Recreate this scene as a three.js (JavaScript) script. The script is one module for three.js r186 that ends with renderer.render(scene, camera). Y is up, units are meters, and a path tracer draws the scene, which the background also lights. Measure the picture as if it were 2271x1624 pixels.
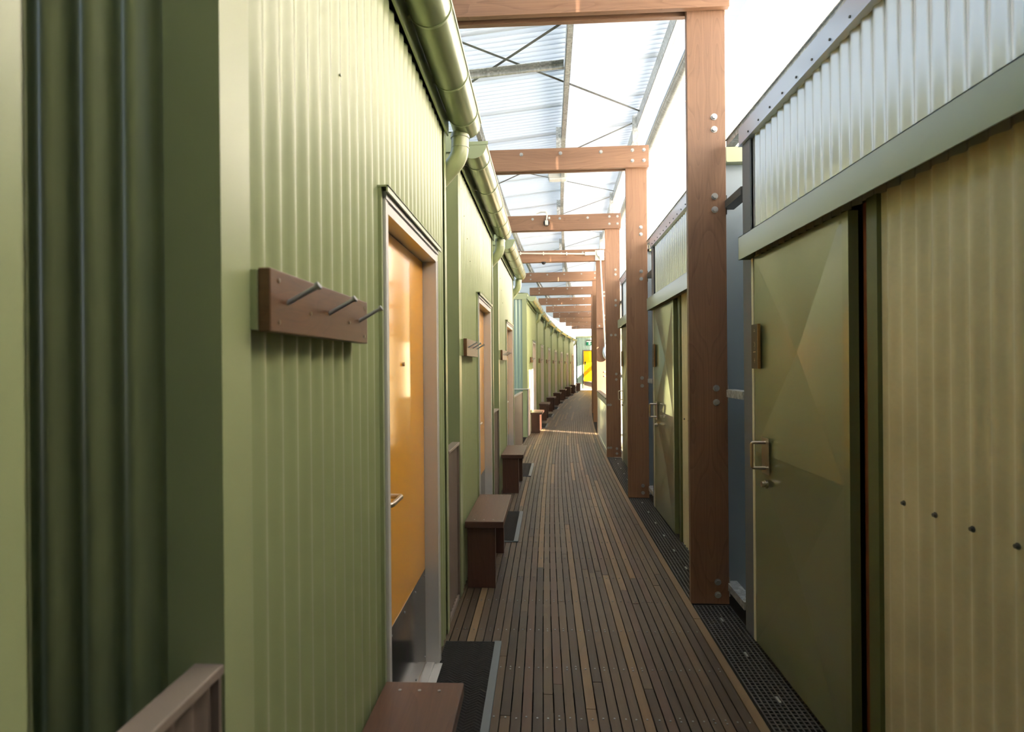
import * as THREE from 'three';
import { mergeGeometries } from 'three/addons/utils/BufferGeometryUtils.js';
import { RoundedBoxGeometry } from 'three/addons/geometries/RoundedBoxGeometry.js';

// ------------------------------------------------------------------ camera, sky, sun, exposure
const scene = new THREE.Scene();
const camera = new THREE.PerspectiveCamera(2 * Math.atan(812 / 1297) * 180 / Math.PI, 2271 / 1624, 0.05, 300);
camera.position.set(0, 1.53, 0);
camera.rotation.set(-0.0008, 0, -0.0085);
camera.focus = 5; camera.userData.fStop = 3.6;
const renderer = new THREE.WebGLRenderer({ antialias: true });
renderer.toneMapping = THREE.LinearToneMapping;
renderer.toneMappingExposure = 0.88;
renderer.shadowMap.enabled = true;

let seed = 7;
const rnd = () => { seed = (seed * 1664525 + 1013904223) >>> 0; return seed / 4294967296; };
const hash = (x, y, k = 0) => { let h = (x * 374761393 + y * 668265263 + k * 982451653) | 0; h = Math.imul(h ^ (h >>> 13), 1274126177); return ((h ^ (h >>> 16)) >>> 0) / 4294967296; };
function noise(x, y, k = 0) {
  const i = Math.floor(x), j = Math.floor(y), f = x - i, g = y - j, u = f * f * (3 - 2 * f), v = g * g * (3 - 2 * g);
  const a = hash(i, j, k), b = hash(i + 1, j, k), c = hash(i, j + 1, k), d = hash(i + 1, j + 1, k);
  return a + (b - a) * u + (c - a) * v + (a - b - c + d) * u * v;
}
const fbm = (x, y, k = 0, n = 4) => { let s = 0, a = 0.5, t = 0; for (let i = 0; i < n; i++) { s += a * noise(x, y, k + i); t += a; x *= 2.03; y *= 2.03; a *= 0.5; } return s / t; };

{ // a clear late-day sky: white haze at the horizon, blue overhead, thin cloud
  const W = 512, H = 256, d = new Float32Array(W * H * 4);
  for (let j = 0; j < H; j++) for (let i = 0; i < W; i++) {
    const e = (j / (H - 1) - 0.5) * Math.PI, a = i / W * Math.PI * 2, up = Math.max(0, Math.sin(e));
    const h = Math.pow(1 - up, 3);
    let c = [0.62 + 0.85 * h, 0.86 + 0.64 * h, 1.22 + 0.26 * h];
    const p = [Math.cos(e) * Math.cos(a), Math.cos(e) * Math.sin(a)];
    const cl = Math.max(0, fbm(p[0] * 3 + 9, p[1] * 3 + up * 4, 3) - 0.5) * 1.8;
    c = c.map((v, k) => v + (1.5 - v) * Math.min(0.7, cl));
    if (e < 0) { const t = Math.min(1, -e * 4); c = c.map((v, k) => v * (1 - t) + [0.5, 0.46, 0.38][k] * t); }
    d.set([c[0], c[1], c[2], 1], (j * W + i) * 4);
  }
  const t = new THREE.DataTexture(d, W, H, THREE.RGBAFormat, THREE.FloatType);
  t.mapping = THREE.EquirectangularReflectionMapping; t.magFilter = t.minFilter = THREE.LinearFilter; t.needsUpdate = true;
  scene.background = t; scene.environment = t;
  scene.backgroundIntensity = 1.5; scene.environmentIntensity = 1.5;
}
const SUN_TAN = 0.278, ca = Math.cos(Math.atan(SUN_TAN)), sa = Math.sin(Math.atan(SUN_TAN));
const sun = new THREE.DirectionalLight(0xffecd4, 76);
sun.target.position.set(1, 1, -12);
sun.position.copy(sun.target.position).add(new THREE.Vector3(0.82 * ca, sa, 0.57 * ca).multiplyScalar(60));
sun.castShadow = true; sun.shadow.mapSize.set(4096, 4096);
Object.assign(sun.shadow.camera, { left: -34, right: 34, top: 16, bottom: -16, near: 1, far: 130 });
scene.add(sun, sun.target);

// ------------------------------------------------------------------ plan: the walk bends on a circle; q across (m, right positive), s along
const R0 = 201, CXX = 201.06, CZZ = -7.58, S0 = 7.576;
const phi = s => (s + S0) / R0;
const pol = (q, s, y = 0) => { const p = phi(s), r = R0 - q; return new THREE.Vector3(CXX - r * Math.cos(p), y, -(CZZ + r * Math.sin(p))); };
function put(o, q, s, y = 0, sh = s) { o.position.copy(pol(q, s, y)); o.rotation.y = -phi(sh); return o; }

// ------------------------------------------------------------------ naming
const used = {};
function numbered(n) { const k = used[n] = (used[n] ?? -1) + 1; return k ? `${n}_${String(k).padStart(3, '0')}` : n; }
function tag(o, label, category, group, kind) {
  if (label) o.userData.label = label; if (category) o.userData.category = category;
  if (group) o.userData.group = group; if (kind) o.userData.kind = kind; return o;
}
function thing(name, label, category, group) { const g = new THREE.Group(); g.name = numbered(name); scene.add(g); return tag(g, label, category, group); }
function struct(name, parent = scene) { const g = new THREE.Group(); g.name = parent === scene ? numbered(name) : name; parent.add(g); g.userData.kind = 'structure'; return g; }
function fix(g) { const o = g.index ? g.toNonIndexed() : g; for (const k of Object.keys(o.attributes)) if (!['position', 'normal', 'uv'].includes(k)) o.deleteAttribute(k); return o; }
const merge = a => a.length === 1 ? a[0] : mergeGeometries(a.map(fix), false);
function part(parent, name, geo, mat, kind) {
  const m = new THREE.Mesh(Array.isArray(geo) ? merge(geo) : geo, mat); m.name = name; m.castShadow = m.receiveShadow = true;
  if (kind) m.userData.kind = kind; parent.add(m); return m;
}
function copyOf(src, name, label) {
  const c = src.clone(); c.name = numbered(name); c.userData = { ...src.userData, label }; scene.add(c); return c;
}

// ------------------------------------------------------------------ geometry helpers
const AX = { x: 0, y: 1, z: 2 };
function uvBox(g, grain = 'y', ox = 0, oy = 0) {
  const p = g.attributes.position, n = g.attributes.normal, uv = new Float32Array(p.count * 2), ga = AX[grain];
  for (let i = 0; i < p.count; i++) {
    const q = [p.getX(i), p.getY(i), p.getZ(i)], m = [Math.abs(n.getX(i)), Math.abs(n.getY(i)), Math.abs(n.getZ(i))];
    const a = m.indexOf(Math.max(...m)); let v = ga; if (a === ga) v = (ga + 1) % 3; const u = 3 - a - v;
    uv[2 * i] = q[u] + ox; uv[2 * i + 1] = q[v] + oy;
  }
  g.setAttribute('uv', new THREE.BufferAttribute(uv, 2)); return g;
}
function bx(x0, x1, y0, y1, u0, u1, grain = 'y', ox = 0, oy = 0) { // u runs forward (local -z)
  const g = new THREE.BoxGeometry(x1 - x0, y1 - y0, u1 - u0); g.translate((x0 + x1) / 2, (y0 + y1) / 2, -(u0 + u1) / 2); return uvBox(g, grain, ox, oy);
}
function rbx(x0, x1, y0, y1, u0, u1, r = 0.004, grain = 'y', ox = 0, oy = 0) {
  const g = new RoundedBoxGeometry(x1 - x0, y1 - y0, u1 - u0, 2, r); g.translate((x0 + x1) / 2, (y0 + y1) / 2, -(u0 + u1) / 2); return uvBox(g, grain, ox, oy);
}
// corrugated sheet in the XY plane, bulging along +z; crest lines run along y
function corr(L, H, { amp = 0.0078, pitch = 0.076, per = 10, th = 0.0016, ph = 0 } = {}) {
  const n = Math.max(2, Math.round(L / pitch * per)), P = [], N = [], U = [];
  const d = a => amp * Math.cos((a + ph) / pitch * 2 * Math.PI), dd = a => -amp * 2 * Math.PI / pitch * Math.sin((a + ph) / pitch * 2 * Math.PI);
  const vert = (a, h, off, sgn, nn) => { const l = Math.hypot(1, dd(a)); P.push(a, h, d(a) + off); nn ? N.push(...nn) : N.push(-dd(a) / l * sgn, 0, sgn / l); U.push(a, h); };
  for (let i = 0; i < n; i++) {
    const a = L * i / n, b = L * (i + 1) / n, o = th / 2;
    for (const [x, h] of [[a, 0], [b, 0], [b, H], [a, 0], [b, H], [a, H]]) vert(x, h, o, 1);
    for (const [x, h] of [[a, 0], [b, H], [b, 0], [a, 0], [a, H], [b, H]]) vert(x, h, -o, -1);
    for (const [h, s] of [[H, 1], [0, -1]]) {
      const q = s > 0 ? [[a, o], [b, o], [b, -o], [a, o], [b, -o], [a, -o]] : [[a, o], [b, -o], [b, o], [a, o], [a, -o], [b, -o]];
      for (const [x, f] of q) vert(x, h, f, 1, [0, s, 0]);
    }
  }
  for (const [a, s] of [[0, -1], [L, 1]]) { const o = th / 2; const q = s < 0 ? [[0, -o], [0, o], [H, o], [0, -o], [H, o], [H, -o]] : [[0, o], [0, -o], [H, -o], [0, o], [H, -o], [H, o]]; for (const [h, f] of q) vert(a, h, f, 1, [s, 0, 0]); }
  const g = new THREE.BufferGeometry();
  g.setAttribute('position', new THREE.Float32BufferAttribute(P, 3)); g.setAttribute('normal', new THREE.Float32BufferAttribute(N, 3)); g.setAttribute('uv', new THREE.Float32BufferAttribute(U, 2));
  return g;
}
const corrL = (u0, u1, y0, y1, x = 0, o = {}) => corr(u1 - u0, y1 - y0, { ph: u0, ...o }).rotateY(Math.PI / 2).translate(x, y0, -u0);      // faces +x
const corrR = (u0, u1, y0, y1, x = 0, o = {}) => corr(u1 - u0, y1 - y0, { ph: -u1, ...o }).rotateY(-Math.PI / 2).translate(x, y0, -u1);    // faces -x
const corrF = (x0, x1, y0, y1, z = 0, o = {}) => corr(x1 - x0, y1 - y0, { ph: x0, ...o }).translate(x0, y0, z);                             // faces the camera (+z)
function arcStrip(q0, q1, s0, s1, y0, y1, ox = 0, step = 1) {
  const n = Math.max(1, Math.ceil((s1 - s0) / step)), P = [], U = [];
  const quad = (a, b, c, d, ua, ub, uc, ud) => { for (const v of [a, b, c, a, c, d]) P.push(v.x, v.y, v.z); for (const v of [ua, ub, uc, ua, uc, ud]) U.push(...v); };
  for (let i = 0; i < n; i++) {
    const a = s0 + (s1 - s0) * i / n, b = s0 + (s1 - s0) * (i + 1) / n, A = (q, s, y) => pol(q, s, y), u = (q, s) => [q + ox, s + ox * 3.7];
    quad(A(q0, a, y1), A(q1, a, y1), A(q1, b, y1), A(q0, b, y1), u(q0, a), u(q1, a), u(q1, b), u(q0, b));
    quad(A(q0, a, y0), A(q0, b, y0), A(q1, b, y0), A(q1, a, y0), u(q0, a), u(q0, b), u(q1, b), u(q1, a));
    quad(A(q0, b, y0), A(q0, a, y0), A(q0, a, y1), A(q0, b, y1), u(q0 - .02, b), u(q0 - .02, a), u(q0, a), u(q0, b));
    quad(A(q1, a, y0), A(q1, b, y0), A(q1, b, y1), A(q1, a, y1), u(q1 + .02, a), u(q1 + .02, b), u(q1, b), u(q1, a));
    if (i === 0) quad(A(q0, a, y0), A(q1, a, y0), A(q1, a, y1), A(q0, a, y1), u(q0, a), u(q1, a), u(q1, a + .02), u(q0, a + .02));
    if (i === n - 1) quad(A(q1, b, y0), A(q0, b, y0), A(q0, b, y1), A(q1, b, y1), u(q1, b), u(q0, b), u(q0, b + .02), u(q1, b + .02));
  }
  const g = new THREE.BufferGeometry(); g.setAttribute('position', new THREE.Float32BufferAttribute(P, 3)); g.setAttribute('uv', new THREE.Float32BufferAttribute(U, 2)); g.computeVertexNormals(); return g;
}
const cyl = (r, h, seg = 12, r2 = r) => new THREE.CylinderGeometry(r2, r, h, seg);
function tube(pts, r, seg = 24, rad = 10) { // round pipe through straight runs with rounded bends
  const path = new THREE.CurvePath(), v = pts.map(p => new THREE.Vector3(...p)); let last = v[0];
  for (let i = 1; i < v.length - 1; i++) {
    const b = Math.min(r * 1.3, v[i].distanceTo(v[i - 1]) * .45, v[i].distanceTo(v[i + 1]) * .45);
    const p = v[i].clone().lerp(v[i - 1], b / v[i].distanceTo(v[i - 1])), q = v[i].clone().lerp(v[i + 1], b / v[i].distanceTo(v[i + 1]));
    path.add(new THREE.LineCurve3(last, p)); path.add(new THREE.QuadraticBezierCurve3(p, v[i], q)); last = q;
  }
  path.add(new THREE.LineCurve3(last, v[v.length - 1]));
  return new THREE.TubeGeometry(path, seg, r, rad, false);
}
function bar(a, b, w, t) { // flat bar between two points
  const A = new THREE.Vector3(...a), B = new THREE.Vector3(...b), g = new THREE.BoxGeometry(w, t, A.distanceTo(B));
  const m = new THREE.Matrix4().lookAt(A, B, new THREE.Vector3(0, 1, 0)); g.applyMatrix4(m); const c = A.add(B).multiplyScalar(.5); g.translate(c.x, c.y, c.z); return g;
}

// ------------------------------------------------------------------ materials
const S = (r, g, b) => new THREE.Color().setRGB(r / 255, g / 255, b / 255, THREE.SRGBColorSpace);
function tex(w, h, fn, srgb = true, sx = 1, sy = 1, wrap = THREE.MirroredRepeatWrapping) {
  const d = new Uint8Array(w * h * 4);
  for (let j = 0; j < h; j++) for (let i = 0; i < w; i++) { const c = fn(i / w, j / h); for (let k = 0; k < 3; k++) d[(j * w + i) * 4 + k] = Math.max(0, Math.min(255, c[k])); d[(j * w + i) * 4 + 3] = 255; }
  const t = new THREE.DataTexture(d, w, h); t.magFilter = THREE.LinearFilter; t.minFilter = THREE.LinearMipmapLinearFilter; t.generateMipmaps = true;
  t.wrapS = t.wrapT = wrap; t.repeat.set(1 / sx, 1 / sy); if (srgb) t.colorSpace = THREE.SRGBColorSpace; t.needsUpdate = true; return t;
}
const mix = (a, b, t) => a.map((v, i) => v + (b[i] - v) * t);
function woodTex(k, light, dark, { rings = 9, fig = 1, contrast = 1, w = 256, h = 1024, sx = .5, sy = 2 } = {}) {
  return tex(w, h, (u, v) => {
    const wv = fbm(u * 2.2, v * 1.6, k, 3), cath = Math.pow(Math.abs(u - .5) * 2, 2) * .5;
    const g = (u * 1.1 + wv * 1.3 * fig - cath * .2 + v * .25 * fig) * rings, f = g - Math.floor(g);
    const ring = Math.pow(f, 3) * .34 + (.5 + .5 * Math.sin(g * 6.28)) * .2;
    const fib = noise(u * 190, v * 9, k + 11) * .3 + noise(u * 70, v * 4, k + 12) * .25, big = fbm(u * 1.5, v * 1.3, k + 20, 3);
    return mix(light, dark, Math.min(1, Math.max(0, (ring * .7 + fib * .6 + big * .62 - .24) * contrast)));
  }, true, sx, sy);
}
const std = o => new THREE.MeshPhysicalMaterial(o);
const M = {};
M.green = std({ color: S(154, 164, 118), roughness: .42, clearcoat: .7, clearcoatRoughness: .3 });
M.greenCap = std({ color: S(154, 166, 126), roughness: .36, clearcoat: .7, clearcoatRoughness: .28 });
M.greenSheen = std({ color: S(138, 150, 112), roughness: .3, metalness: .35, clearcoat: .7, clearcoatRoughness: .22 });
M.bluegreen = std({ color: S(140, 166, 148), roughness: .35, clearcoat: .4, clearcoatRoughness: .2 });
M.dark = std({ color: S(38, 40, 30), roughness: .9 });
M.core = std({ color: S(70, 78, 56), roughness: .9 });
M.alu = std({ color: S(214, 212, 208), roughness: .4, metalness: .2 });
M.steel = std({ color: S(190, 180, 165), roughness: .28, metalness: 1 });
M.kick = std({ color: S(150, 148, 145), roughness: .14, metalness: 1 });
M.orange = std({ color: S(255, 178, 26), roughness: .3, clearcoat: .8, clearcoatRoughness: .08 });
M.yellow = std({ color: S(255, 200, 0), roughness: .4, clearcoat: .3, clearcoatRoughness: .2 });
M.bolt = std({ color: S(170, 172, 172), roughness: .45, metalness: .7 });
M.boltDark = std({ color: S(96, 98, 96), roughness: .5, metalness: .5 });
const spangle = tex(256, 256, (u, v) => {
  let b = 9, id = 0; const x = u * 22, y = v * 22, i0 = Math.floor(x), j0 = Math.floor(y);
  for (let i = -1; i < 2; i++) for (let j = -1; j < 2; j++) { const px = i0 + i + hash(i0 + i, j0 + j, 1), py = j0 + j + hash(i0 + i, j0 + j, 2), d = (px - x) ** 2 + (py - y) ** 2; if (d < b) { b = d; id = hash(i0 + i, j0 + j, 5); } }
  const g = 158 + id * 44 + noise(u * 60, v * 60, 4) * 14; return [g, g + 4, g + 3];
}, true, .4, .4);
M.galv = std({ map: spangle, roughness: .45, metalness: .45 });
M.galvDark = std({ map: spangle, color: S(150, 152, 150), roughness: .5, metalness: .4 });
M.slate = std({ color: S(196, 210, 232), roughness: .28, metalness: .4, clearcoat: .6, clearcoatRoughness: .15 });
M.slateDark = std({ color: S(104, 110, 116), roughness: .4, clearcoat: .2 });
M.endPanel = std({ color: S(158, 176, 190), roughness: .45 });
const creamTex = tex(512, 512, (u, v) => { const n = fbm(u * 7, v * 5, 31, 5), f = noise(u * 150, v * 150, 6), st = fbm(u * 26, v * 1.2, 44, 3); const t = Math.max(0, Math.min(1, n * .9 + f * .12 + st * .5 - .45)); return mix([214, 208, 178], [176, 172, 142], t); }, true, 1.3, 1.3);
M.cream = std({ map: creamTex, roughness: .42, clearcoat: .25, clearcoatRoughness: .3 });
M.creamHi = std({ color: S(212, 215, 212), roughness: .24, metalness: .45, clearcoat: .6, clearcoatRoughness: .15 });
M.creamPlain = std({ color: S(206, 202, 176), roughness: .5 });
M.leafGreen = std({ color: S(112, 119, 84), roughness: .32, clearcoat: 1, clearcoatRoughness: .14 });
M.trimGreen = std({ color: S(140, 152, 130), roughness: .3, clearcoat: .5, clearcoatRoughness: .15 });
M.jambGreen = std({ color: S(86, 94, 58), roughness: .45 });
M.white = std({ color: S(236, 236, 232), roughness: .5 });
M.whitePlastic = std({ color: S(228, 226, 216), roughness: .4 });
M.black = std({ color: S(26, 26, 27), roughness: .6 });
M.soil = std({ color: S(60, 52, 42), roughness: 1 });
M.paving = std({ color: S(196, 190, 178), roughness: .9 });
M.grate = std({ color: S(72, 71, 68), roughness: .65 });
M.brownPanel = std({ color: S(122, 108, 96), roughness: .45, clearcoat: .2 });
M.brownCap = std({ color: S(140, 126, 114), roughness: .4, clearcoat: .2 });
M.pinkPanel = std({ color: S(182, 166, 158), roughness: .5 });
M.roofSheet = std({ color: S(240, 245, 250), roughness: 1, transmission: .46, thickness: 0, side: THREE.DoubleSide });
M.wallSheet = std({ color: S(248, 248, 248), roughness: 1, transmission: .72, thickness: 0, side: THREE.DoubleSide });
const W1 = woodTex(100, [154, 118, 92], [94, 66, 48], { rings: 6, fig: 1.2 }), W2 = woodTex(140, [148, 112, 86], [88, 62, 45], { rings: 8 }), W3 = woodTex(180, [162, 124, 96], [100, 70, 50], { rings: 5, fig: 1.5 });
M.wood = [W1, W2, W3].map(t => std({ map: t, roughness: .55, clearcoat: .12, clearcoatRoughness: .4 }));
M.bench = std({ map: woodTex(220, [102, 71, 56], [58, 35, 27], { rings: 7 }), roughness: .42, clearcoat: .25, clearcoatRoughness: .35 });
M.hook = std({ map: woodTex(260, [112, 76, 44], [70, 42, 22], { rings: 4, fig: 1.8, w: 256, h: 512, sx: .25, sy: .8 }), roughness: .4, clearcoat: .3, clearcoatRoughness: .3 });
M.redTimber = std({ map: woodTex(300, [120, 66, 34], [70, 34, 18]), roughness: .5 });
const D = [woodTex(400, [102, 84, 61], [66, 52, 37], { rings: 3, contrast: .8 }), woodTex(440, [94, 77, 56], [62, 48, 34], { rings: 3, contrast: .8 })];
M.deck = [[D[0], 235], [D[1], 255], [D[0], 205], [D[1], 220], [D[0], 255], [D[1], 190]].map(([t, c]) => std({ map: t, color: S(c, c, c), roughness: .55, clearcoat: .08, clearcoatRoughness: .5 }));
M.deckTan = std({ map: woodTex(480, [132, 109, 80], [96, 76, 52], { rings: 3, contrast: .8 }), roughness: .55 });
M.deckRed = std({ map: woodTex(520, [102, 80, 64], [70, 54, 43], { rings: 3, contrast: .8 }), roughness: .55 });
const herr = tex(256, 256, (u, v) => { const c = Math.floor(u * 8), f = u * 8 - c, z = (v * 16 + (c % 2 ? f : 1 - f) * 1.6) % 1, n = noise(u * 200, v * 200, 3); const g = 255 * (.5 + .5 * Math.sin(z * 6.283)) * (.6 + .4 * n); return [g, g, g]; }, false, .34, .34, THREE.RepeatWrapping);
const herrC = tex(256, 256, (u, v) => { const n = noise(u * 220, v * 220, 8), g = 22 + 34 * n * n; return [g, g * .97, g * .92]; }, true, .34, .34, THREE.RepeatWrapping);
M.mat = std({ map: herrC, bumpMap: herr, bumpScale: .004, roughness: 1, sheen: .3 });
M.matEdge = std({ color: S(112, 120, 126), roughness: .5, metalness: .3 });

// ------------------------------------------------------------------ ground and deck
{
  const g = struct('ground'); part(g, 'ground_surface', new THREE.BoxGeometry(160, .3, 160).translate(40, -.6, -30), M.soil);
  const pv = struct('pavement'); // sunny paved yard beyond the low wall on the right
  part(pv, 'pavement_surface', arcStrip(1.1, 40, 9.4, 60, -.44, -.06, 0, 3), M.paving);
}
{
  const fl = struct('floor'); let individual = 0; const far = [], rest = [], pitch = .0473, w = .0418, N = 32, qL = -.757;
  for (let i = 0; i < N; i++) {
    let s = -1.4 - rnd() * 2; const q0 = qL + i * pitch;
    while (s < 35.9) {
      const e = Math.min(35.9, s + 1.3 + rnd() * 2.9), t = rnd(), edge = i === N - 1;
      const m = edge || t > .86 ? M.deckTan : t > .76 ? M.deckRed : M.deck[Math.floor(rnd() * 6)];
      const g = arcStrip(q0, q0 + w, s, e - .003, -.022, rnd() * .0016, rnd() * 9, 1.2);
      if (s < 12.2 && e > 1.2 && individual < 298) { part(fl, 'deck_board', g, m); individual++; } else (m === M.deckTan ? rest : far).push(g);
      s = e;
    }
  }
  part(fl, 'distant_deck_boards', far, M.deck[1], 'stuff'); part(fl, 'distant_pale_deck_boards', rest, M.deckTan, 'stuff');
  const jo = []; for (let s = -1; s < 35; s += .4215) jo.push(arcStrip(-.75, .75, s - .02, s + .02, -.12, -.024));
  part(fl, 'deck_joists', jo, M.dark, 'stuff');
  const sc = []; for (let k = -3; k < 28; k++) for (let i = 0; i < N - 1; i++) {
    const s = 2.53 + k * .4215, two = hash(i, k, 9) > .88;
    for (const o of two ? [-.012, .012] : [0]) { const p = pol(qL + i * pitch + w / 2 + (hash(i, k, 3) - .5) * .006, s + o + (hash(i, k, 4) - .5) * .012); sc.push(cyl(.0042, .003, 8).translate(p.x, .0018, p.z)); }
  }
  part(fl, 'deck_screws', sc, M.bolt, 'stuff');
  part(fl, 'end_threshold', arcStrip(-.75, 2.2, 35.9, 36.25, -.1, .076), M.paving);
}
{ // black moulded grating between the deck and the right-hand cabins
  const names = ['black mesh floor grating along the deck in front of the first post', 'black mesh floor grating between the first and second posts', 'black mesh floor grating between the second and third posts'];
  [.78, 3.78, 6.78].forEach((s0, k) => {
    const g = thing('floor_grating', names[k], 'floor grating', 'black mesh gratings at the deck edge'), b = [], q0 = .766, q1 = .985, n = 9;
    for (let i = 0; i <= n; i++) { const q = q0 + (q1 - q0) * i / n; b.push(arcStrip(q - .004, q + .004, s0 + .004, s0 + 2.99, -.03, -.002, 0, 3)); }
    for (let s = s0 + .01; s < s0 + 2.99; s += .0252) { const a = pol(q0, s), c = pol(q1, s); const bb = new THREE.BoxGeometry(q1 - q0, .026, .008); bb.rotateY(-phi(s)); bb.translate((a.x + c.x) / 2, -.0155, (a.z + c.z) / 2); b.push(bb); }
    part(g, 'mesh', b, M.grate);
    for (let i = 0; i < 7; i++) { const p = pol(.875, s0 + .25 + i * .42); const c = part(g, 'clip', bxLocal(), M.bolt); c.position.set(p.x, 0, p.z); c.rotation.y = -phi(s0); }
  });
  function bxLocal() { const c = new THREE.BoxGeometry(.012, .003, .05); return uvBox(c); }
}

// ------------------------------------------------------------------ left cabins
const QL = -.745, LL = 2.39;
function buildLeft(extra = 0) {
  const g = new THREE.Group(), e = -extra, Y = 2.87;
  part(g, 'inner_wall', [bx(-2.4, -.12, 0, 2.9, e + .02, LL - .02), bx(-.12, -.014, 2.6, 3.05, e + .018, LL), bx(-.12, -.014, 0, 2.6, e + .018, .97), bx(-.12, -.014, 0, 2.6, 2.05, LL)], M.core);
  // corridor cladding, sheet by sheet
  const sheets = [[e + .085, e + .085 + .4, 0, Y], [.46, 1.0, 0, Y], [1.0, 1.72, 2.14, Y], [1.72, 2.035, 2.14, Y], [2.035, LL - .05, 0, Y]];
  if (extra) sheets[0] = [e + .085, .46, 0, Y]; else sheets[0][1] = .46;
  for (const [a, b, y0, y1] of sheets) part(g, 'cladding_sheet', corrL(a, b, y0, y1), M.green);
  for (const [u, y] of [[.16, 2.75], [.31, 2.6], [.46, 2.47], [.61, 2.33], [.69, .42], [.84, .42], [.53, .42], [.24, .62], [.24, .42]]) part(g, 'cladding_screw', cyl(.004, .004, 6).rotateZ(Math.PI / 2).translate(.0095, y, -(u - .006)), M.greenCap);
  part(g, 'corner_flashing', [bx(-.085, .013, 0, Y + .1, e - .012, e - .008), bx(.0095, .0135, 0, Y, e - .012, e + .088), bx(.0, .012, 0, Y, e + .085, e + .09)], M.green);
  part(g, 'end_flashing', [bx(.0095, .0135, 0, Y, LL - .055, LL + .005), bx(-.1, .0135, 0, Y + .1, LL + .001, LL + .005)], M.green);
  // end wall that looks back along the walk
  const em = extra ? M.bluegreen : M.green;
  for (const [a, b] of [[-.845, -.055], [-1.605, -.845], [-2.36, -1.605]]) part(g, 'cladding_sheet', corrF(a, b, 0, Y + .1, -e - .004), em);
  for (const x of [-.19, -.34]) part(g, 'cladding_screw', cyl(.007, .006, 6).rotateX(Math.PI / 2).translate(x - .01, .64, -e + .0095), em);
  part(g, 'barge_flashing', bx(-2.4, .035, 2.94, 3.065, e - .022, e - .012), M.greenCap);
  part(g, 'back_wall', bx(-2.42, -2.4, 0, 3.1, e, LL), M.green);
  part(g, 'roof_sheet', corr(LL - e + .04, 2.45, { amp: .0085, per: 6 }).applyMatrix4(new THREE.Matrix4().makeBasis(new THREE.Vector3(0, 0, -1), new THREE.Vector3(-1, .08, 0), new THREE.Vector3(.08, 1, 0))).translate(.04, 3.06, -e + .02), M.green);
  part(g, 'fascia', [bx(.02, .03, Y - .005, 3.06, e - .012, LL + .01), bx(-.02, .02, Y + .12, Y + .13, e, LL)], M.greenCap);
  // half-round gutter with rolled front bead, straps and stop ends
  const r = .087, gx = .032 + r, gy = 2.975, g0 = e - .035, g1 = LL + .115;
  const sh = new THREE.Shape(); sh.absarc(0, 0, r, Math.PI, 2 * Math.PI, false); sh.lineTo(r - .003, 0); sh.absarc(0, 0, r - .003, 2 * Math.PI, Math.PI, true); sh.closePath();
  const trough = new THREE.ExtrudeGeometry(sh, { depth: g1 - g0, bevelEnabled: false, curveSegments: 20 }).translate(gx, gy, -g1);
  smoothRound(trough, gx, gy);
  const bead = cyl(.009, g1 - g0, 10).rotateX(Math.PI / 2).translate(gx + r - .002, gy + .006, -(g0 + g1) / 2);
  const gut = part(g, 'gutter', [trough, bead], M.greenSheen);
  const cap = new THREE.Shape(); cap.absarc(0, 0, r + .001, Math.PI, 2 * Math.PI, false); cap.closePath();
  for (const z of [g0 - .004, g1]) part(gut, 'stop_end', new THREE.ExtrudeGeometry(cap, { depth: .004, bevelEnabled: false, curveSegments: 18 }).translate(gx, gy, -z - .004), M.greenCap);
  part(gut, 'stop_end_lip', bx(gx - r - .01, gx + r + .012, gy, gy + .022, g0 - .006, g0 - .001), M.greenCap);
  const rb = new THREE.Shape(); rb.absarc(0, 0, r + .004, Math.PI, 2 * Math.PI + .12, false); rb.absarc(0, 0, r, 2 * Math.PI + .12, Math.PI, true); rb.closePath();
  for (const u of [.2, .78, 1.36, 1.9, LL - .06]) part(gut, 'gutter_strap', [new THREE.ExtrudeGeometry(rb, { depth: .012, bevelEnabled: false, curveSegments: 18 }).translate(gx, gy, -u), bx(.03, gx - r + .012, gy - .052, gy - .04, u - .014, u + .002)], M.greenCap);
  // downpipe: outlet, offset bends, then down inside the gap
  const px = gx - .03, pu = LL + .062, dp = part(g, 'downpipe', tube([[px, gy - r + .01, -pu], [px, gy - r - .13, -pu], [px - .22, gy - r - .36, -pu - .03], [px - .22, .02, -pu - .03]], .052, 90, 18), M.green);
  part(dp, 'pipe_collar', cyl(.056, .014, 18).translate(px, gy - r - .012, -pu), M.greenCap); part(dp, 'pipe_collar', cyl(.054, .006, 18).translate(px, gy - r - .075, -pu), M.greenCap);
  // door
  const A = 1.0, B = 2.025, H = 2.13;
  part(g, 'door_head_flashing', [bx(-.01, .042, H + .008, H + .014, A - .025, B + .02), bx(.036, .042, H - .008, H + .014, A - .025, B + .02)], M.green);
  part(g, 'side_trim', [bx(-.02, .018, 0, H + .01, A - .022, A - .002)], M.green); part(g, 'side_trim', [bx(-.02, .018, 0, H + .01, B - .003, B + .018)], M.green);
  part(g, 'door_frame', [bx(-.12, .024, 0, H, A, A + .045), bx(-.12, .024, 0, H, B - .045, B), bx(.024, .027, 0, H, A + .002, A + .012), bx(.024, .027, 0, H - .06, B - .012, B - .002), bx(-.12, .024, 2.062, 2.098, A + .045, B - .045), bx(-.12, .030, 2.104, H, A, B), bx(-.12, .012, 2.09, 2.11, A + .045, B - .045)], M.alu);
  part(g, 'threshold', [bx(-.12, .05, 0, .014, A + .045, B - .045), bx(-.04, .0, .014, .022, A + .045, B - .045), bx(.012, .04, .014, .018, A + .045, B - .045)], M.alu);
  const lf = part(g, 'door_leaf', bx(-.085, -.045, .025, 2.058, A + .05, B - .05), M.orange);
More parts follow.
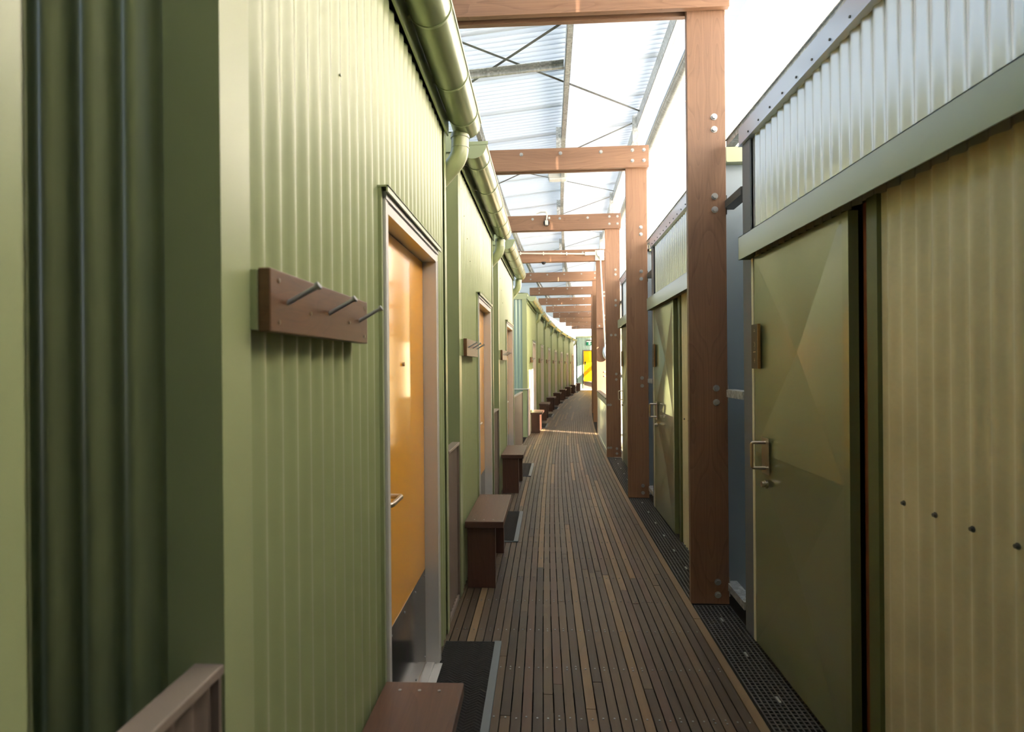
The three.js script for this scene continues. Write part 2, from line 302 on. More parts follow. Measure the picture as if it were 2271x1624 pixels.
  const kp = part(lf, 'kick_plate', bx(-.0452, -.0435, .03, .5, A + .052, B - .052), M.kick);
  for (const u of [A + .08, A + .3, A + .52, A + .74, B - .07]) for (const y of [.06, .47]) part(lf, 'screw', cyl(.005, .003, 8).rotateZ(Math.PI / 2).translate(-.0425, y, -u), M.bolt);
  part(lf, 'lever_handle', [tube([[-.045, 1.03, -(A + .11)], [.012, 1.03, -(A + .11)], [.012, 1.03, -(A + .255)], [-.036, 1.03, -(A + .255)]], .0095, 40, 10), cyl(.026, .008, 18).rotateZ(Math.PI / 2).translate(-.042, 1.03, -(A + .11))], M.steel);
  part(lf, 'door_viewer', [cyl(.009, .01, 12).rotateZ(Math.PI / 2).translate(-.041, 1.54, -(A + B) / 2 - .02)], M.steel);
  part(lf, 'lock_cylinder', [cyl(.016, .012, 14).rotateZ(Math.PI / 2).translate(-.04, .93, -(A + .11))], M.steel);
  return g;
}
function smoothRound(g, cx, cy) { // round normals on a trough's curved faces
  const p = g.attributes.position, n = g.attributes.normal;
  for (let i = 0; i < p.count; i++) if (Math.abs(n.getZ(i)) < .5) {
    const x = p.getX(i) - cx, y = p.getY(i) - cy, l = Math.hypot(x, y) || 1, s = Math.sign(n.getX(i) * x + n.getY(i) * y) || 1;
    if (Math.abs(y) > .002 || true) n.setXYZ(i, s * x / l, s * y / l, 0);
  }
}
const ORD = ['first', 'second', 'third', 'fourth', 'fifth', 'sixth', 'seventh', 'eighth', 'ninth', 'tenth', 'eleventh', 'twelfth'];
const leftStarts = [.975, 3.84, 6.82, null, 16.0, 19.05, 22.15, 25.2, 28.25, 31.3];
const leftLabels = ['nearest green corrugated cabin with orange door and large coat hook board', 'second green corrugated cabin in the row, bench with grey-edged mat at its door', 'third green corrugated cabin, last before the wide blue-green return wall', null,
  'green cabin one past the blue-green return wall, narrow in the row', 'green cabin two past the blue-green return wall along the bend', 'green cabin three past the blue-green return wall along the bend', 'green cabin four past the blue-green return wall along the bend', 'green cabin five past the blue-green return wall along the bend', 'last green cabin on the left bend, beside the yellow end door'];
const cab = buildLeft(); let first = true; const CG = 'green corrugated cabins along the left of the walk';
function addCabin(s, label) {
  let c; if (first) { c = cab; c.name = numbered('green_cabin'); c.userData = { label, category: 'cabin', group: CG }; scene.add(c); first = false; } else c = copyOf(cab, 'green_cabin', label);
  return put(c, QL, s, 0, s + LL / 2);
}
leftStarts.forEach((s, i) => { if (s !== null) addCabin(s, leftLabels[i]); });
addCabin(-1.80, 'green cabin beside the camera, only its corner strip showing at the picture edge');
addCabin(-4.8, 'green cabin behind the camera, next to the cabin whose corner shows');
{ const c = buildLeft(.61); c.name = numbered('green_cabin'); c.userData = { label: 'green cabin with exposed blue-green corrugated return wall and sunlit patch beside its door', category: 'cabin', group: CG }; scene.add(c); put(c, QL, 13.03, 0, 14.2); }

// low screens closing the gaps between cabins
function lowScreen(s0, s1, label, mat = M.brownPanel, cap = M.brownCap) {
  const g = thing('low_screen', label, 'screen', 'low brown screens in the gaps between cabins'), L = s1 - s0;
  part(g, 'ribbed_panel', corrL(.02, L - .02, .02, 1.015, -.012, { pitch: .05, amp: .006 }), mat);
  part(g, 'cap_rail', rbx(-.04, .012, 1.012, 1.03, 0, L, .003), cap);
  part(g, 'screen_post', [bx(-.036, .008, 0, 1.012, L - .02, L)], mat); part(g, 'screen_post', [bx(-.036, .008, 0, 1.012, 0, .02)], mat);
  part(g, 'bottom_rail', bx(-.03, .006, .0, .03, .02, L - .02), cap);
  return put(g, QL, s0, 0, (s0 + s1) / 2);
}
lowScreen(.60, .975, 'brown ribbed low screen at the lower left, beside the nearest corner');
lowScreen(3.40, 3.825, 'brown ribbed low screen between the first two orange doors');
lowScreen(6.235, 6.80, 'brown ribbed low screen between the second and third cabins');
lowScreen(9.215, 11.2, 'grey brown low screen standing past the third cabin before the return wall');
{
  const g = thing('low_screen', 'pale pinkish low panel wrapping the corner below the blue-green wall', 'screen');
  part(g, 'panel', bx(.014, .032, .02, 1.02, 0, .56), M.pinkPanel); part(g, 'cap_rail', bx(.012, .045, 1.02, 1.035, -.02, .57), M.alu);
  part(g, 'cross_rail', bx(-.55, .012, 1.02, 1.035, -.035, -.015), M.alu);
  put(g, QL, 12.42, 0, 13.5);
}

// ------------------------------------------------------------------ hook boards, benches, mats
const hookS = [.975, 3.84, 6.82, 13.03, 16.0, 19.05, 22.15, 25.2, 28.25, 31.3];
const where = ['on the nearest cabin', 'on the second cabin', 'on the third cabin', 'by the blue-green return wall', 'one past the blue-green wall', 'two past the blue-green wall', 'three past the blue-green wall', 'four past the blue-green wall', 'five past the blue-green wall', 'on the last green cabin'];
{
  const g = new THREE.Group(), u0 = .09, u1 = .70, y0 = 1.597, y1 = 1.717;
  part(g, 'board', rbx(.026, .05, y0, y1, u0, u1, .003, 'z'), M.hook);
  part(g, 'backing_strip', bx(.012, .0255, y0 + .004, y1 - .004, u0 - .004, u0 + .03), M.green); part(g, 'backing_strip', bx(.012, .0255, y0 + .004, y1 - .004, u1 - .03, u1), M.green);
  for (const u of [u0 + .075, u0 + .305, u0 + .535]) {
    const a = [.048, 1.657, -u], b = [.048 + .058, 1.692, -u - .012];
    part(g, 'hook', [tube([a, b], .005, 2, 10), cyl(.0082, .007, 6).rotateZ(-1.02).translate(b[0] + .001, b[1] + .001, b[2])], M.bolt);
  }
  for (const [u, y] of [[.035, .1], [.035, .02], [.19, .05], [.45, .05], [.58, .1], [.58, .02]]) part(g, 'screw', cyl(.0042, .002, 10).rotateZ(Math.PI / 2).translate(.0508, y0 + y, -(u0 + u)), M.steel);
  hookS.forEach((s, i) => {
    const label = `brown timber coat hook board with three pegs ${where[i]}`, grp = 'coat hook boards beside the orange doors';
    let c; if (!i) { c = g; c.name = numbered('coat_hook_board'); c.userData = { label, category: 'coat hooks', group: grp }; scene.add(c); } else c = copyOf(g, 'coat_hook_board', label);
    put(c, QL, s, 0, s + LL / 2);
  });
}
{
  const g = new THREE.Group(), u0 = .13, u1 = .98, w0 = .02, w1 = .285;
  part(g, 'seat', rbx(w0, w1, .418, .463, u0, u1, .004, 'z'), M.bench);
  part(g, 'leg', rbx(w0 + .012, w0 + .205, 0, .418, u0 + .03, u0 + .075, .003, 'y', .1), M.bench); part(g, 'leg', rbx(w0 + .012, w0 + .205, 0, .418, u1 - .075, u1 - .03, .003, 'y', .33), M.bench);
  for (const u of [u0 + .052, u1 - .052]) for (const x of [.06, .125, .19]) part(g, 'screw', cyl(.0055, .002, 10).translate(w0 + x, .4635, -u), M.bolt);
  const bw = ['below the nearest hook board, partly cut by the frame', 'beside the brown low screen near the second cabin', 'beside the third cabin', 'paler topped, by the sunlit patch on the green wall', 'second along from the sunlit patch', 'third along from the sunlit patch', 'fourth along from the sunlit patch', 'fifth along from the sunlit patch', 'sixth along from the sunlit patch', 'seventh along from the sunlit patch', 'smallest in view, against the end wall by the yellow door'];
  [...hookS, 34.2].forEach((s, i) => {
    const label = `dark timber plank bench ${bw[i]}`, grp = 'timber benches along the left wall';
    let c; if (!i) { c = g; c.name = numbered('timber_bench'); c.userData = { label, category: 'bench', group: grp }; scene.add(c); } else c = copyOf(g, 'timber_bench', label);
    put(c, QL, s, .002, s + LL / 2);
  });
}
{
  const g = new THREE.Group(), u0 = 1.2, u1 = 2.24, x0 = .018, x1 = .325;
  part(g, 'pile', rbx(x0, x1 - .036, .0, .0125, u0 + .01, u1 - .012, .003, 'z'), M.mat);
  part(g, 'edge_trim', [rbx(x1 - .042, x1, 0, .012, u0, u1, .003), rbx(x0, x1, 0, .007, u1 - .016, u1, .002), rbx(x0, x1, 0, .009, u0, u0 + .02, .003)], M.matEdge);
  hookS.forEach((s, i) => {
    const label = `black ribbed grey-edged doormat at the door ${where[i]}`, grp = 'black doormats at the orange doors';
    let c; if (!i) { c = g; c.name = numbered('doormat'); c.userData = { label, category: 'doormat', group: grp }; scene.add(c); } else c = copyOf(g, 'doormat', label);
    put(c, QL, s, .002, s + LL / 2);
  });
}

// ------------------------------------------------------------------ right cabins
const QR = .985, LR = 2.45;
const plateTex = (() => { const c = document.createElement('canvas'); c.width = 128; c.height = 384; const x = c.getContext('2d'); x.fillStyle = '#2a2118'; x.fillRect(0, 0, 128, 384); x.strokeStyle = x.fillStyle = '#9c9484'; x.lineWidth = 4;
  x.beginPath(); x.moveTo(64, 42); x.lineTo(78, 62); x.lineTo(50, 62); x.closePath(); x.stroke(); x.beginPath(); x.moveTo(52, 150); x.lineTo(80, 176); x.lineTo(54, 196); x.moveTo(74, 150); x.lineTo(78, 206); x.stroke(); for (const [a, b] of [[60, 210], [72, 214], [60, 222]]) { x.beginPath(); x.arc(a, b, 3, 0, 7); x.fill(); } x.fillStyle = '#c9b48c'; x.fillRect(38, 236, 52, 6); x.fillStyle = '#9c9484'; x.fillRect(62, 292, 5, 40); x.fillRect(52, 310, 25, 5);
  const t = new THREE.CanvasTexture(c); t.colorSpace = THREE.SRGBColorSpace; return t; })();
M.plate = std({ map: plateTex, roughness: .4 });
M.plateEdge = std({ color: S(168, 128, 84), roughness: .35, metalness: .6 });
function buildRight() {
  const g = new THREE.Group(), DX = 4.7;
  part(g, 'inner_wall', bx(.12, DX, 0, 2.84, .03, LR - .02), M.core);
  for (const [a, b] of [[0, .42], [.42, 1.12]]) part(g, 'lower_cladding_sheet', corrR(a, b, .0, 2.2, .012), M.cream);
  for (const [a, b] of [[0, .8], [.8, 1.53], [1.53, 2.335]]) part(g, 'upper_cladding_sheet', corrR(a, b, 2.12, 2.8, .010), M.creamHi);
  const row = (n, y, u0, du, r, mat) => { for (let i = 0; i < n; i++) part(g, 'cladding_screw', [cyl(r, .007, 6).rotateZ(Math.PI / 2).translate(-.003, y, -(u0 + i * du)), cyl(r * 1.5, .002, 10).rotateZ(Math.PI / 2).translate(.0015, y, -(u0 + i * du))], mat); };
  row(7, 1.07, .076, .152, .006, M.boltDark); row(15, 2.262, .076, .152, .0055, M.boltDark);
  for (let i = 0; i < 16; i++) part(g, 'fascia_rivet', cyl(.0055, .005, 8).rotateZ(Math.PI / 2).translate(-.0245, 2.812, -(.03 + i * .152)), M.boltDark);
  part(g, 'fascia', [bx(-.022, -.014, 2.79, 2.885, -.02, LR + .02), bx(-.026, .01, 2.784, 2.79, -.02, LR + .02), bx(-.022, .1, 2.885, 2.889, -.02, LR + .02)], M.slate);
  part(g, 'top_channel', [bx(-.004, .05, 2.889, 2.93, -.02, LR + .3, 'z'), bx(-.012, .05, 2.926, 2.932, -.02, LR + .3, 'z')], M.galv);
  part(g, 'corner_flashing', [bx(-.008, .0, 0, 2.79, LR - .12, LR), bx(-.008, .3, 0, 2.85, LR - .002, LR + .002)], M.slateDark);
  part(g, 'closing_jamb', bx(0, .12, 0, 2.12, 2.235, 2.33), M.creamPlain);
  part(g, 'door_track_cover', [bx(-.085, -.081, 2.1, 2.225, -.02, 2.30), bx(-.085, .01, 2.221, 2.225, -.02, 2.30), bx(-.085, .01, 2.1, 2.225, 2.296, 2.30)], M.trimGreen);
  // sliding leaf folded in two shallow crosses
  const a = 1.31, b = 2.235, xf = -.026, dep = .026, P = [];
  for (const [y0, y1] of [[.03, 1.06], [1.06, 2.1]]) {
    const c = [[a, y0], [b, y0], [b, y1], [a, y1]], ap = [(a + b) / 2, (y0 + y1) / 2];
    for (let i = 0; i < 4; i++) {
      const p = c[i], q = c[(i + 1) % 4], k = i % 2 ? dep * .25 : 0; // a raised pyramid: the four faces catch light differently
      P.push(xf, q[1], -q[0], xf, p[1], -p[0], xf + dep, ap[1], -ap[0]);
    }
  }
  const fg = new THREE.BufferGeometry(); fg.setAttribute('position', new THREE.Float32BufferAttribute(P, 3)); fg.computeVertexNormals(); fg.setAttribute('uv', new THREE.Float32BufferAttribute(new Float32Array(P.length / 3 * 2), 2));
  { const n = fg.attributes.normal; if (n.getX(0) > 0) { const p = fg.attributes.position.array; for (let i = 0; i < p.length; i += 9) for (let k = 0; k < 3; k++) { const t = p[i + k]; p[i + k] = p[i + 3 + k]; p[i + 3 + k] = t; } fg.computeVertexNormals(); } }
  const leaf = part(g, 'sliding_door', [fg, bx(xf + .027, xf + .036, .03, 2.1, a, b), bx(xf - .001, xf + .036, .03, 2.1, a - .045, a)], M.leafGreen);
  part(leaf, 'edge_strip', bx(xf - .004, xf + .036, .03, 2.1, b, b + .028), M.creamPlain);
  part(leaf, 'pull_handle', [tube([[xf - .008, 1.125, -2.065], [xf - .075, 1.125, -2.075], [xf - .075, .995, -2.075], [xf - .008, .995, -2.065]], .0085, 48, 12)], M.steel);
  part(leaf, 'handle_plate', bx(xf - .0105, xf - .0085, .965, 1.15, 2.02, 2.115), M.steel);
  part(leaf, 'lock_knob', [cyl(.021, .012, 20).rotateZ(Math.PI / 2).translate(xf - .012, .915, -2.055), cyl(.015, .026, 20).rotateZ(Math.PI / 2).translate(xf - .022, .915, -2.055)], M.steel);
  const sp = new THREE.BoxGeometry(.085, .235, .014); { const uv = sp.attributes.uv; for (let i = 0; i < uv.count; i++) if (i < 16 || i > 19) uv.setXY(i, .02, .02); }
  part(leaf, 'door_sign', sp.rotateY(-Math.PI / 2).translate(xf - .013, 1.62, -2.18), M.plate);
  part(leaf, 'sign_edge', bx(xf - .0195, xf - .006, 1.5025, 1.7375, 2.131, 2.137), M.plateEdge);
  part(g, 'stop_batten', bx(.02, .06, 0, 2.12, 1.195, 1.25, 'y'), M.redTimber);
  part(g, 'door_jamb', [bx(-.004, .1, 0, 2.12, 1.12, 1.185), bx(.08, .12, 0, 2.12, 1.18, 1.27)], M.jambGreen);
  part(g, 'end_panel', [bx(.0, DX, 0, 2.86, -.004, .0)], M.endPanel);
  part(g, 'corner_strip', [bx(-.004, .0, 0, 2.79, -.004, .03)], M.creamPlain);
  part(g, 'barge_cap', [bx(.05, DX, 2.86, 2.96, -.05, -.004), bx(.05, DX, 2.852, 2.86, -.07, -.004)], M.greenCap);
  part(g, 'roof_sheet', bx(.1, DX, 2.86, 2.89, 0, LR), M.endPanel);
  return g;
}
{
  const r = buildRight(), grp = 'cream clad cabins along the right of the walk';
  const rl = ['nearest cream clad cabin with creased green sliding door, filling the right edge', 'second cream clad cabin, its green sliding door between two tall posts', 'third cream clad cabin, a sliver of green door by the third post', 'cream clad cabin behind the camera on the right', 'cream clad cabin furthest behind the camera'];
  [.97, 3.97, 6.97, -2.03, -5.03].forEach((s, i) => {
    let c; if (!i) { c = r; c.name = numbered('store_cabin'); c.userData = { label: rl[0], category: 'cabin', group: grp }; scene.add(c); } else c = copyOf(r, 'store_cabin', rl[i]);
    put(c, QR, s, 0, s + LR / 2);
  });
}

// ------------------------------------------------------------------ timber portal frames
const PS = n => 3.78 + 2.995 * (n - 1), B0 = 3.775, B1 = 4.025;
const boltG = merge([cyl(.0155, .012, 6).rotateX(Math.PI / 2).translate(0, 0, .008), cyl(.021, .003, 16).rotateX(Math.PI / 2).translate(0, 0, .0015)].map(fix));
const plabel = ['timber portal frame behind the camera on the right', 'nearest timber post and beam frame, tall post crossing the picture', 'second timber portal frame, four bolts at its beam end', 'third timber portal frame with the small sensor on its beam', 'fourth timber portal frame, lower post lit white by the sun', 'fifth timber portal frame, thin post by the low pale wall'];
for (let n = 0; n < 13; n++) {
  const g = thing('timber_portal', plabel[n] ?? `${ORD[n - 1]} timber portal frame from the camera, mostly beam showing`, 'timber frame', 'timber portal frames over the walk'), k = n % 3, o = n * .37;
  const xr = .258, xl = n < 4 ? -1.88 : -1.95;
  part(g, 'post', rbx(0, .24, .001, B1, 0, .045, .004, 'y', o, o * 2), M.wood[k]);
  part(g, 'front_beam', rbx(xl, xr, B0, B1, -.043, -.001, .004, 'x', o + .2, o), M.wood[(n + 1) % 3]);
  part(g, 'back_beam', rbx(xl, xr, B0, B1, .046, .088, .004, 'x', o + .4, o), M.wood[(n + 2) % 3]);
  const bolt = (x, y, z) => { const m = part(g, 'bolt', boltG, M.bolt); m.position.set(x, y, z); m.rotation.z = rnd() * 3; };
  for (const x of [xr - .055, xr - .185]) for (const y of [B1 - .055, B1 - .175]) bolt(x, y, .043);
  for (const x of [.54, 1.0, 1.45]) bolt(xr - x, B1 - .062, .043);
  if (n > 3) for (const y of [B1 - .062, B1 - .175]) bolt(xr - 1.9, y, .043);
  if (n < 7) {
    for (const y of [3.10, 3.02, 2.595, 2.51, 1.375, 1.285, .142, .06]) bolt(.168, y, 0);
    if (n === 3) for (const y of [.865, .155]) for (const x of [.03, .07]) bolt(x, y, 0);
    if (n === 4) { part(g, 'noggin_block', rbx(.0, .24, 2.32, 2.42, -.05, -.001, .003, 'x'), M.wood[2]); bolt(.06, 2.37, .05); }
    if (n === 3) for (const x of [.09, .16]) bolt(x, 2.02, 0);
    if (n >= 1 && n < 4) for (const y of [2.53, 1.33, .1]) part(g, 'steel_bracket', [bx(.232, .30, y - .012, y + .035, -.30, .04), bx(.24, .245, y - .05, y + .07, -.0, .05), bx(.24, .30, y + .03, y + .036, -.3, .04)], y > 2 ? M.boltDark : M.galv);
  }
  // cleats that carry the purlins
  for (const [x, top] of [[-.79, 4.285], [.085, 4.385], [-1.70, 4.20]]) part(g, 'purlin_cleat', bx(x, x + .06, B1 - .1, top, .006, .04), M.galv);
  put(g, .75, PS(n), 0);
}

// ------------------------------------------------------------------ roof of translucent sheets on steel purlins
{
  const rf = struct('ceiling'), tl = .097, yAt = q => 4.302 + tl * q, qR = 1.04, qL = -1.75, pitch = .762;
  const sg = corr(pitch + .07, qR - qL, { amp: .014, pitch: .0762, per: 8, th: .0015 }).applyMatrix4(new THREE.Matrix4().makeBasis(new THREE.Vector3(0, 0, -1), new THREE.Vector3(-1, -tl, 0), new THREE.Vector3(-tl, 1, 0)));
  for (let i = 0; i < 54; i++) { const s = -5.2 + i * pitch, m = part(rf, 'roof_sheet', sg, s < -.6 ? M.galv : M.roofSheet); put(m, qR, s, yAt(qR) + .012 + (i % 2) * .003, s + pitch / 2); }
  const purlin = (q, s0, s1, mat, h = .14) => {
    const a = pol(q, s0), b = pol(q, s1), L = a.distanceTo(b), y = yAt(q) - .012;
    const m = part(rf, 'purlin', [bx(0, .0035, y - h, y, 0, L, 'z'), bx(0, .05, y - .0035, y, 0, L, 'z'), bx(0, .05, y - h, y - h + .0035, 0, L, 'z'), bx(.047, .05, y - h, y - h + .016, 0, L, 'z')], mat);
    put(m, q, s0, 0, (s0 + s1) / 2);
  };
  for (let n = -1; n < 12; n++) { const a = PS(n) + .02, b = PS(n + 1) + .02; for (const q of [-.92, .02, .88]) purlin(q, a, b, M.galv); }
  const strut = bx(-.9, 0, 0, .055, 0, .004, 'x'), strut2 = bx(-.9, 0, .051, .055, -.06, 0, 'x');
  for (const n of [1, 3, 5]) { const s = PS(n) + 1.47, m = part(rf, 'bridging_strut', [strut.clone(), strut2.clone(), bx(-.9, 0, 0, .004, -.03, 0, 'x')], M.galv); put(m, .02, s, yAt(.02) - .12); m.rotation.z = .07; }
  for (let n = 0; n < 8; n++) for (const d of [0, 1]) {
    const s0 = PS(n), s1 = PS(n + 1), a = pol(-.9, d ? s0 + 1.68 : s0 + .88, yAt(-.9) - .05), b = pol(.9, d ? s0 + .05 : s1 - .2, yAt(.9) - .05), L = a.distanceTo(b);
    const sh = new THREE.Shape(); sh.moveTo(-.014, 0); sh.lineTo(.014, 0); sh.lineTo(.014, L); sh.lineTo(-.014, L); sh.closePath();
    if (n < 2) for (let t = .06; t < L - .05; t += .085) { const h = new THREE.Path(); h.absarc(0, t, .0042, 0, 6.283, true); sh.holes.push(h); }
    const g = new THREE.ExtrudeGeometry(sh, { depth: .0015, bevelEnabled: false, curveSegments: 4 });
    const y = b.clone().sub(a).normalize(), x = new THREE.Vector3().crossVectors(y, new THREE.Vector3(0, 1, 0)).normalize(), z = new THREE.Vector3().crossVectors(x, y);
    g.applyMatrix4(new THREE.Matrix4().makeBasis(x, y, z).setPosition(a)); part(rf, 'brace_strap', g, M.galvDark);
  }
}
// ------------------------------------------------------------------ right: translucent high wall, its gutter, far blind wall
{
  const w = struct('wall_right'), q = 1.46;
  for (let s = -5.05; s < 13; s += .99) {
    const m = part(w, 'translucent_panel', [bx(0, .004, 2.19, 4.42, 0, .955), bx(-.012, .008, 2.19, 4.42, .955, .975)], s < -.6 ? M.creamHi : M.wallSheet); put(m, q, s, 0, s + .5);
  }
  for (let s = -.1; s < 12; s += .99) for (const y of [3.0, 3.95]) { const m = part(w, 'panel_rivet', cyl(.007, .006, 8).rotateZ(Math.PI / 2), M.galv); put(m, q - .014, s - .01 + .96, y); }
  part(w, 'bottom_rail', arcStrip(q - .02, q + .03, 9.6, 13.2, 2.14, 2.2), M.galv);
  const bk = struct('wall_behind'); part(bk, 'cladding', bx(-3.2, 4, 0, 4.3, 0, .1), M.creamHi); put(bk, 0, -5.4, 0);
  part(w, 'side_panel', arcStrip(q, q + .03, 9.45, 11.75, 0, 2.19), M.creamPlain);
  const b = struct('wall_far_right'); part(b, 'cladding', arcStrip(.99, 1.1, 13.1, 34.6, 0, 3.5, 0, 3), M.creamPlain);
  for (let s = 13.1; s < 34; s += 1.98) part(b, 'translucent_panel', arcStrip(1.04, 1.045, s, s + 1.97, 3.5, 4.4, 0, 3), M.wallSheet);
  for (const s of [34.6, 35.8]) part(b, 'translucent_panel', arcStrip(1.04, 1.045, s, s + 1.17, 2.05, 4.4, 0, 3), M.wallSheet);
 part(b, 'end_return', arcStrip(1.1, 5, 13.1, 13.2, 0, 3.2), M.creamPlain);
}
for (let k = 0; k < 4; k++) {
  const s0 = .78 + 2.995 * k, s1 = s0 + 2.995, g = thing('wall_gutter', ['galvanised half round gutter under the roof edge, behind the camera-side post', 'galvanised half round gutter left of the nearest tall post', 'galvanised half round gutter between the second and third posts', 'galvanised half round gutter beyond the third post'][k], 'gutter', 'galvanised gutters along the right roof edge');
  const a = pol(1.2, s0), L = a.distanceTo(pol(1.2, s1)), r = .05;
  const sh = new THREE.Shape(); sh.absarc(0, 0, r, Math.PI, 2 * Math.PI, false); sh.absarc(0, 0, r - .003, 2 * Math.PI, Math.PI, true); sh.closePath();
  const t = new THREE.ExtrudeGeometry(sh, { depth: L, bevelEnabled: false, curveSegments: 14 }).translate(0, 4.43, -L); smoothRound(t, 0, 4.43);
  part(g, 'trough', [t, bx(-r - .012, -r, 4.42, 4.45, 0, L)], M.galvDark);
  for (let u = .3; u < L; u += .4) part(g, 'gutter_clip', bx(.02, .26, 4.395, 4.405, u, u + .02), M.galv);
  put(g, 1.2, s0, 0, (s0 + s1) / 2);
}

// ------------------------------------------------------------------ low pale wall after the third post
for (let k = 0; k < 1; k++) {
  const s0 = PS(3) + .06, L = 2.9, g = thing('parapet', 'low pale panelled wall with black cap between the third and fourth posts', 'low wall');
  part(g, 'ribbed_panel', corrR(0, L, .1, .86, .014, { pitch: .19, amp: .009, per: 8 }), M.creamHi);
  part(g, 'top_band', bx(0, .05, .855, .955, 0, L), M.creamHi); part(g, 'bottom_band', bx(0, .05, .012, .105, 0, L), M.creamHi); part(g, 'backing', bx(.03, .05, .1, .86, 0, L), M.creamHi);
  part(g, 'cap', bx(-.012, .075, .955, .98, 0, L), M.black);
  put(g, .75, s0, 0, s0 + L / 2);
}
{ // cross braced screen near the end whose shadow falls on the yellow door
  const g = thing('braced_screen', 'timber cross braced screen at the right near the yellow door', 'screen');
  const b = [[[0, 0.2, 0], [0, 2.0, -1.3]], [[0, 2.0, 0], [0, .2, -1.3]]];
  for (const [p, q] of b) part(g, 'brace', bar(p, q, .05, .16), M.wood[0]);
  part(g, 'lower_rail', bx(-.03, .03, .1, .2, 0, 1.3), M.wood[1]); part(g, 'upper_rail', bx(-.03, .03, 2.0, 2.1, 0, 1.3), M.wood[1]);
  for (const u of [0, 1.3]) part(g, 'upright', bx(-.03, .03, 0, 2.1, u - .03, u + .03), M.wood[2]);
  put(g, 1.0, 34.8, 0, 35.4);
}

// ------------------------------------------------------------------ end wall, yellow door, exit sign, far white wall
{
  const sE = 36.2, w = struct('wall_end');
  for (let i = 0; i < 7; i++) { const x0 = i * .76; if (i === 1) continue; part(w, 'cladding_sheet', corrF(x0, i ? x0 + .76 : .33, 0, 3.2, 0), M.bluegreen); }
  part(w, 'cladding_sheet', corrF(.76, 1.4, 2.42, 3.2, 0), M.bluegreen); part(w, 'cladding_sheet', corrF(1.4, 1.52, 0, 3.2, 0), M.bluegreen); part(w, 'cladding_sheet', corrF(.31, .76, 2.42, 3.2, .001), M.bluegreen);
  part(w, 'inner_wall', bx(-.1, 5.4, 0, 3.2, .1, .2), M.core); part(w, 'top_flashing', bx(-.1, 5.4, 3.2, 3.3, -.03, .2), M.greenCap);
  put(w, -.8, sE, 0);
  const d = thing('door_1', null, null); d.userData.kind = 'structure';
  part(d, 'door_frame', [bx(0, .05, .07, 2.45, -.03, .1), bx(1.0, 1.05, .07, 2.45, -.03, .1), bx(0, 1.05, 2.39, 2.45, -.03, .1)], M.brownPanel);
  const lf = part(d, 'door_leaf', bx(.05, 1.0, .08, 2.39, .02, .06), M.yellow);
  part(lf, 'kick_plate', bx(.06, .99, .09, .52, .012, .02), M.brownPanel); part(lf, 'door_plate', bx(.1, .17, 1.5, 1.72, .008, .02), M.dark); part(lf, 'pull_handle', tube([[.14, 1.15, -.02], [.14, 1.15, .05], [.3, 1.15, .05], [.3, 1.15, -.02]], .012, 24, 8), M.steel);
  put(d, -.455, sE, 0);
  const c = document.createElement('canvas'); c.width = 256; c.height = 128; const x = c.getContext('2d'); x.fillStyle = '#0f7a55'; x.fillRect(0, 0, 256, 128); x.fillStyle = '#f4fff8'; x.fillRect(84, 16, 62, 96);
  x.fillStyle = '#0f7a55'; x.beginPath(); x.arc(118, 34, 9, 0, 7); x.fill(); x.lineWidth = 11; x.strokeStyle = '#0f7a55'; x.lineCap = 'round'; x.beginPath(); x.moveTo(114, 48); x.lineTo(112, 74); x.lineTo(128, 88); x.lineTo(124, 106); x.moveTo(112, 74); x.lineTo(98, 96); x.moveTo(100, 62); x.lineTo(114, 50); x.lineTo(132, 60); x.stroke();
  x.fillStyle = '#f4fff8'; x.beginPath(); x.moveTo(236, 64); x.lineTo(200, 30); x.lineTo(200, 54); x.lineTo(168, 54); x.lineTo(168, 74); x.lineTo(200, 74); x.lineTo(200, 98); x.closePath(); x.fill();
  const t = new THREE.CanvasTexture(c); t.colorSpace = THREE.SRGBColorSpace;
  const sg = thing('exit_sign', 'green and white exit sign with arrow above the yellow door', 'exit sign');
  const face = new THREE.BoxGeometry(.4, .2, .03); { const uv = face.attributes.uv; for (let i = 0; i < uv.count; i++) if (i < 16 || i > 19) uv.setXY(i, .02, .02); }
  part(sg, 'sign_face', face.translate(.2, 2.83, .075), std({ map: t, roughness: .5, emissive: 0xffffff, emissiveMap: t, emissiveIntensity: .25 }));
  part(sg, 'sign_housing', bx(0, .4, 2.93, 2.99, -.09, -.02), M.whitePlastic); part(sg, 'sign_bar', bx(-.02, .42, 3.03, 3.06, -.08, -.01), M.redTimber);
  put(sg, -.22, sE, 0);
  const f = struct('wall_beyond');
  for (let i = 0; i < 8; i++) for (let j = 0; j < 5; j++) part(f, 'white_panel', bx(i * 1.2 + .01, i * 1.2 + 1.19, j * 1.0 + .01, j * 1.0 + .99, 0, .05), M.white);
  put(f, -4, 42, 0);
}

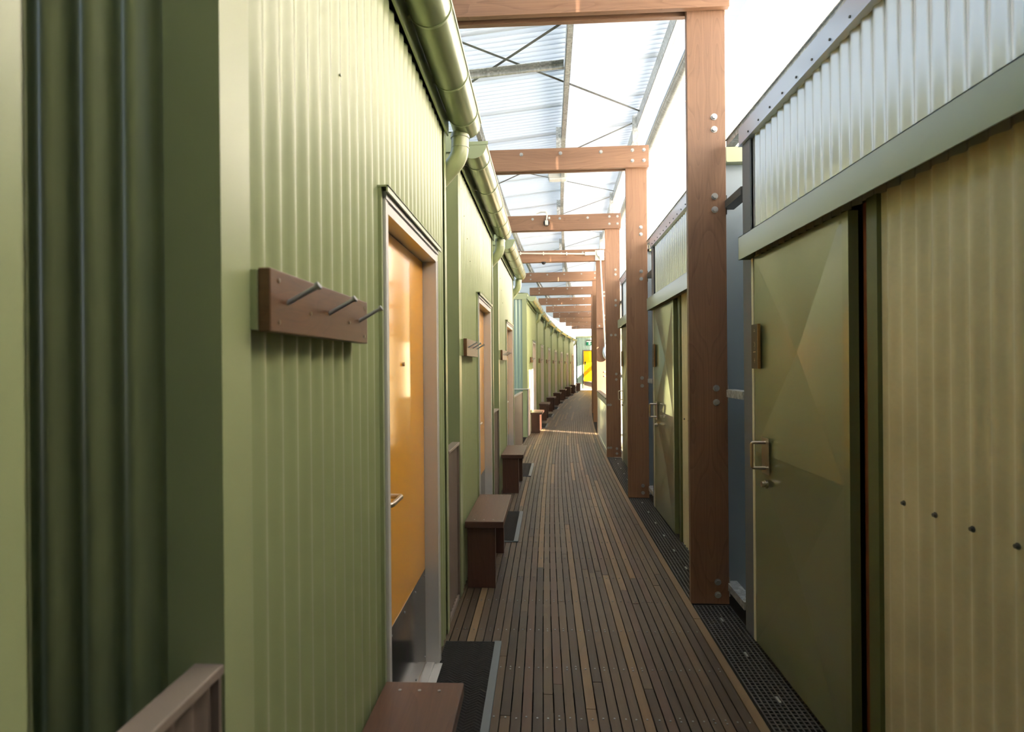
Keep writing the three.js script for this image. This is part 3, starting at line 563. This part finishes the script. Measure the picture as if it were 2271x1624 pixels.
// ------------------------------------------------------------------ fittings under the roof
{
  const g = thing('sensor_camera', 'small black and white sensor on the third timber beam', 'sensor');
  part(g, 'base', cyl(.05, .03, 20).rotateX(Math.PI / 2).translate(0, 0, .015), M.black); part(g, 'head', rbx(-.025, .025, -.045, .03, -.09, -.03, .008), M.whitePlastic);
  part(g, 'cable', tube([[.0, .05, .02], [.01, .13, .03], [-.01, .19, -.02], [-.1, .205, -.06], [-.17, .18, -.08]], .012, 40, 8), M.whitePlastic); part(g, 'cable_clip', rbx(.03, .06, .06, .1, -.03, -.0, .004), M.whitePlastic);
  put(g, -.21, PS(3), 3.89); g.translateZ(.045);
}
{
  const g = thing('batten_light', 'white batten light hanging behind the second timber beam', 'light');
  part(g, 'body', rbx(-.14, .13, 0, .085, 0, .12, .01), M.whitePlastic); part(g, 'diffuser', rbx(-.13, .12, -.03, .0, .0, .12, .012), M.white); part(g, 'bracket', bx(-.02, .02, .085, .12, .04, .08), M.galv);
  put(g, -.01, PS(2) + 1.4, 4.15);
}
{
  const g = thing('junction_box', 'white electrical junction box at the fourth beam end', 'electrical box');
  part(g, 'back_plate', rbx(-.1, .09, -.11, .11, -.02, 0, .004), M.whitePlastic); part(g, 'box', cyl(.075, .05, 24).rotateX(Math.PI / 2).translate(.01, .03, .045), M.whitePlastic); part(g, 'connector', rbx(-.32, -.09, .0, .07, -.06, -.02, .006), M.whitePlastic);
  for (const [x, y] of [[-.08, -.09], [.07, -.09], [-.08, .09], [.07, .09]]) part(g, 'screw', cyl(.008, .004, 8).rotateX(Math.PI / 2).translate(x, y, .021), M.bolt);
  put(g, .83, PS(4), 3.89); g.translateZ(.043);
  const c = thing('cable_conduit', 'white conduit running along the fourth beam to the junction box', 'conduit');
  part(c, 'pipe', tube([[0, 0, 0], [-1.75, .06, 0]], .017, 4, 10), M.whitePlastic); for (const x of [-.4, -.9, -1.4]) part(c, 'saddle', rbx(x - .012, x + .012, -.012 - x * .034 - .02, -.012 - x * .034 + .045, -.022, .02, .004), M.whitePlastic);
  put(c, .52, PS(4), 3.925); c.translateZ(.066);
  const d = thing('cable_conduit', 'white conduit dropping from the junction box beside the fourth post', 'conduit');
  part(d, 'pipe', tube([[0, 0, 0], [.0, -.1, .03], [.085, -1.95, .03]], .016, 8, 10), M.whitePlastic); part(d, 'gland', cyl(.026, .05, 12).translate(0, -.03, 0), M.whitePlastic);
  put(d, .84, PS(4), 3.86); d.translateZ(.09);
  const h = thing('wall_fitting', 'grey oval fitting on the sunlit fourth post', 'fitting');
  part(h, 'body', new THREE.SphereGeometry(.17, 28, 18).scale(.62, 1, .35), M.slate); part(h, 'neck', cyl(.03, .22, 12).translate(0, .22, 0), M.slate); part(h, 'back_plate', rbx(-.05, .05, -.1, .1, .03, .06, .006), M.galv);
  put(h, .975, PS(4), 1.80); h.translateZ(.066);
  for (const [n, q, y] of [[4, -.38, 3.775], [9, .62, 3.84]]) { const k = thing('dome_sensor', n === 4 ? 'small black dome sensor under the fourth timber beam' : 'small dark dome sensor on a distant timber beam', 'sensor'); part(k, 'dome', new THREE.SphereGeometry(.045, 16, 12, 0, 6.283, 1.57, 1.57), M.black); part(k, 'base', cyl(.05, .014, 18).translate(0, .004, 0), M.black); put(k, q, PS(n), y - .008); k.translateZ(.02); }
}
renderer.render(scene, camera);
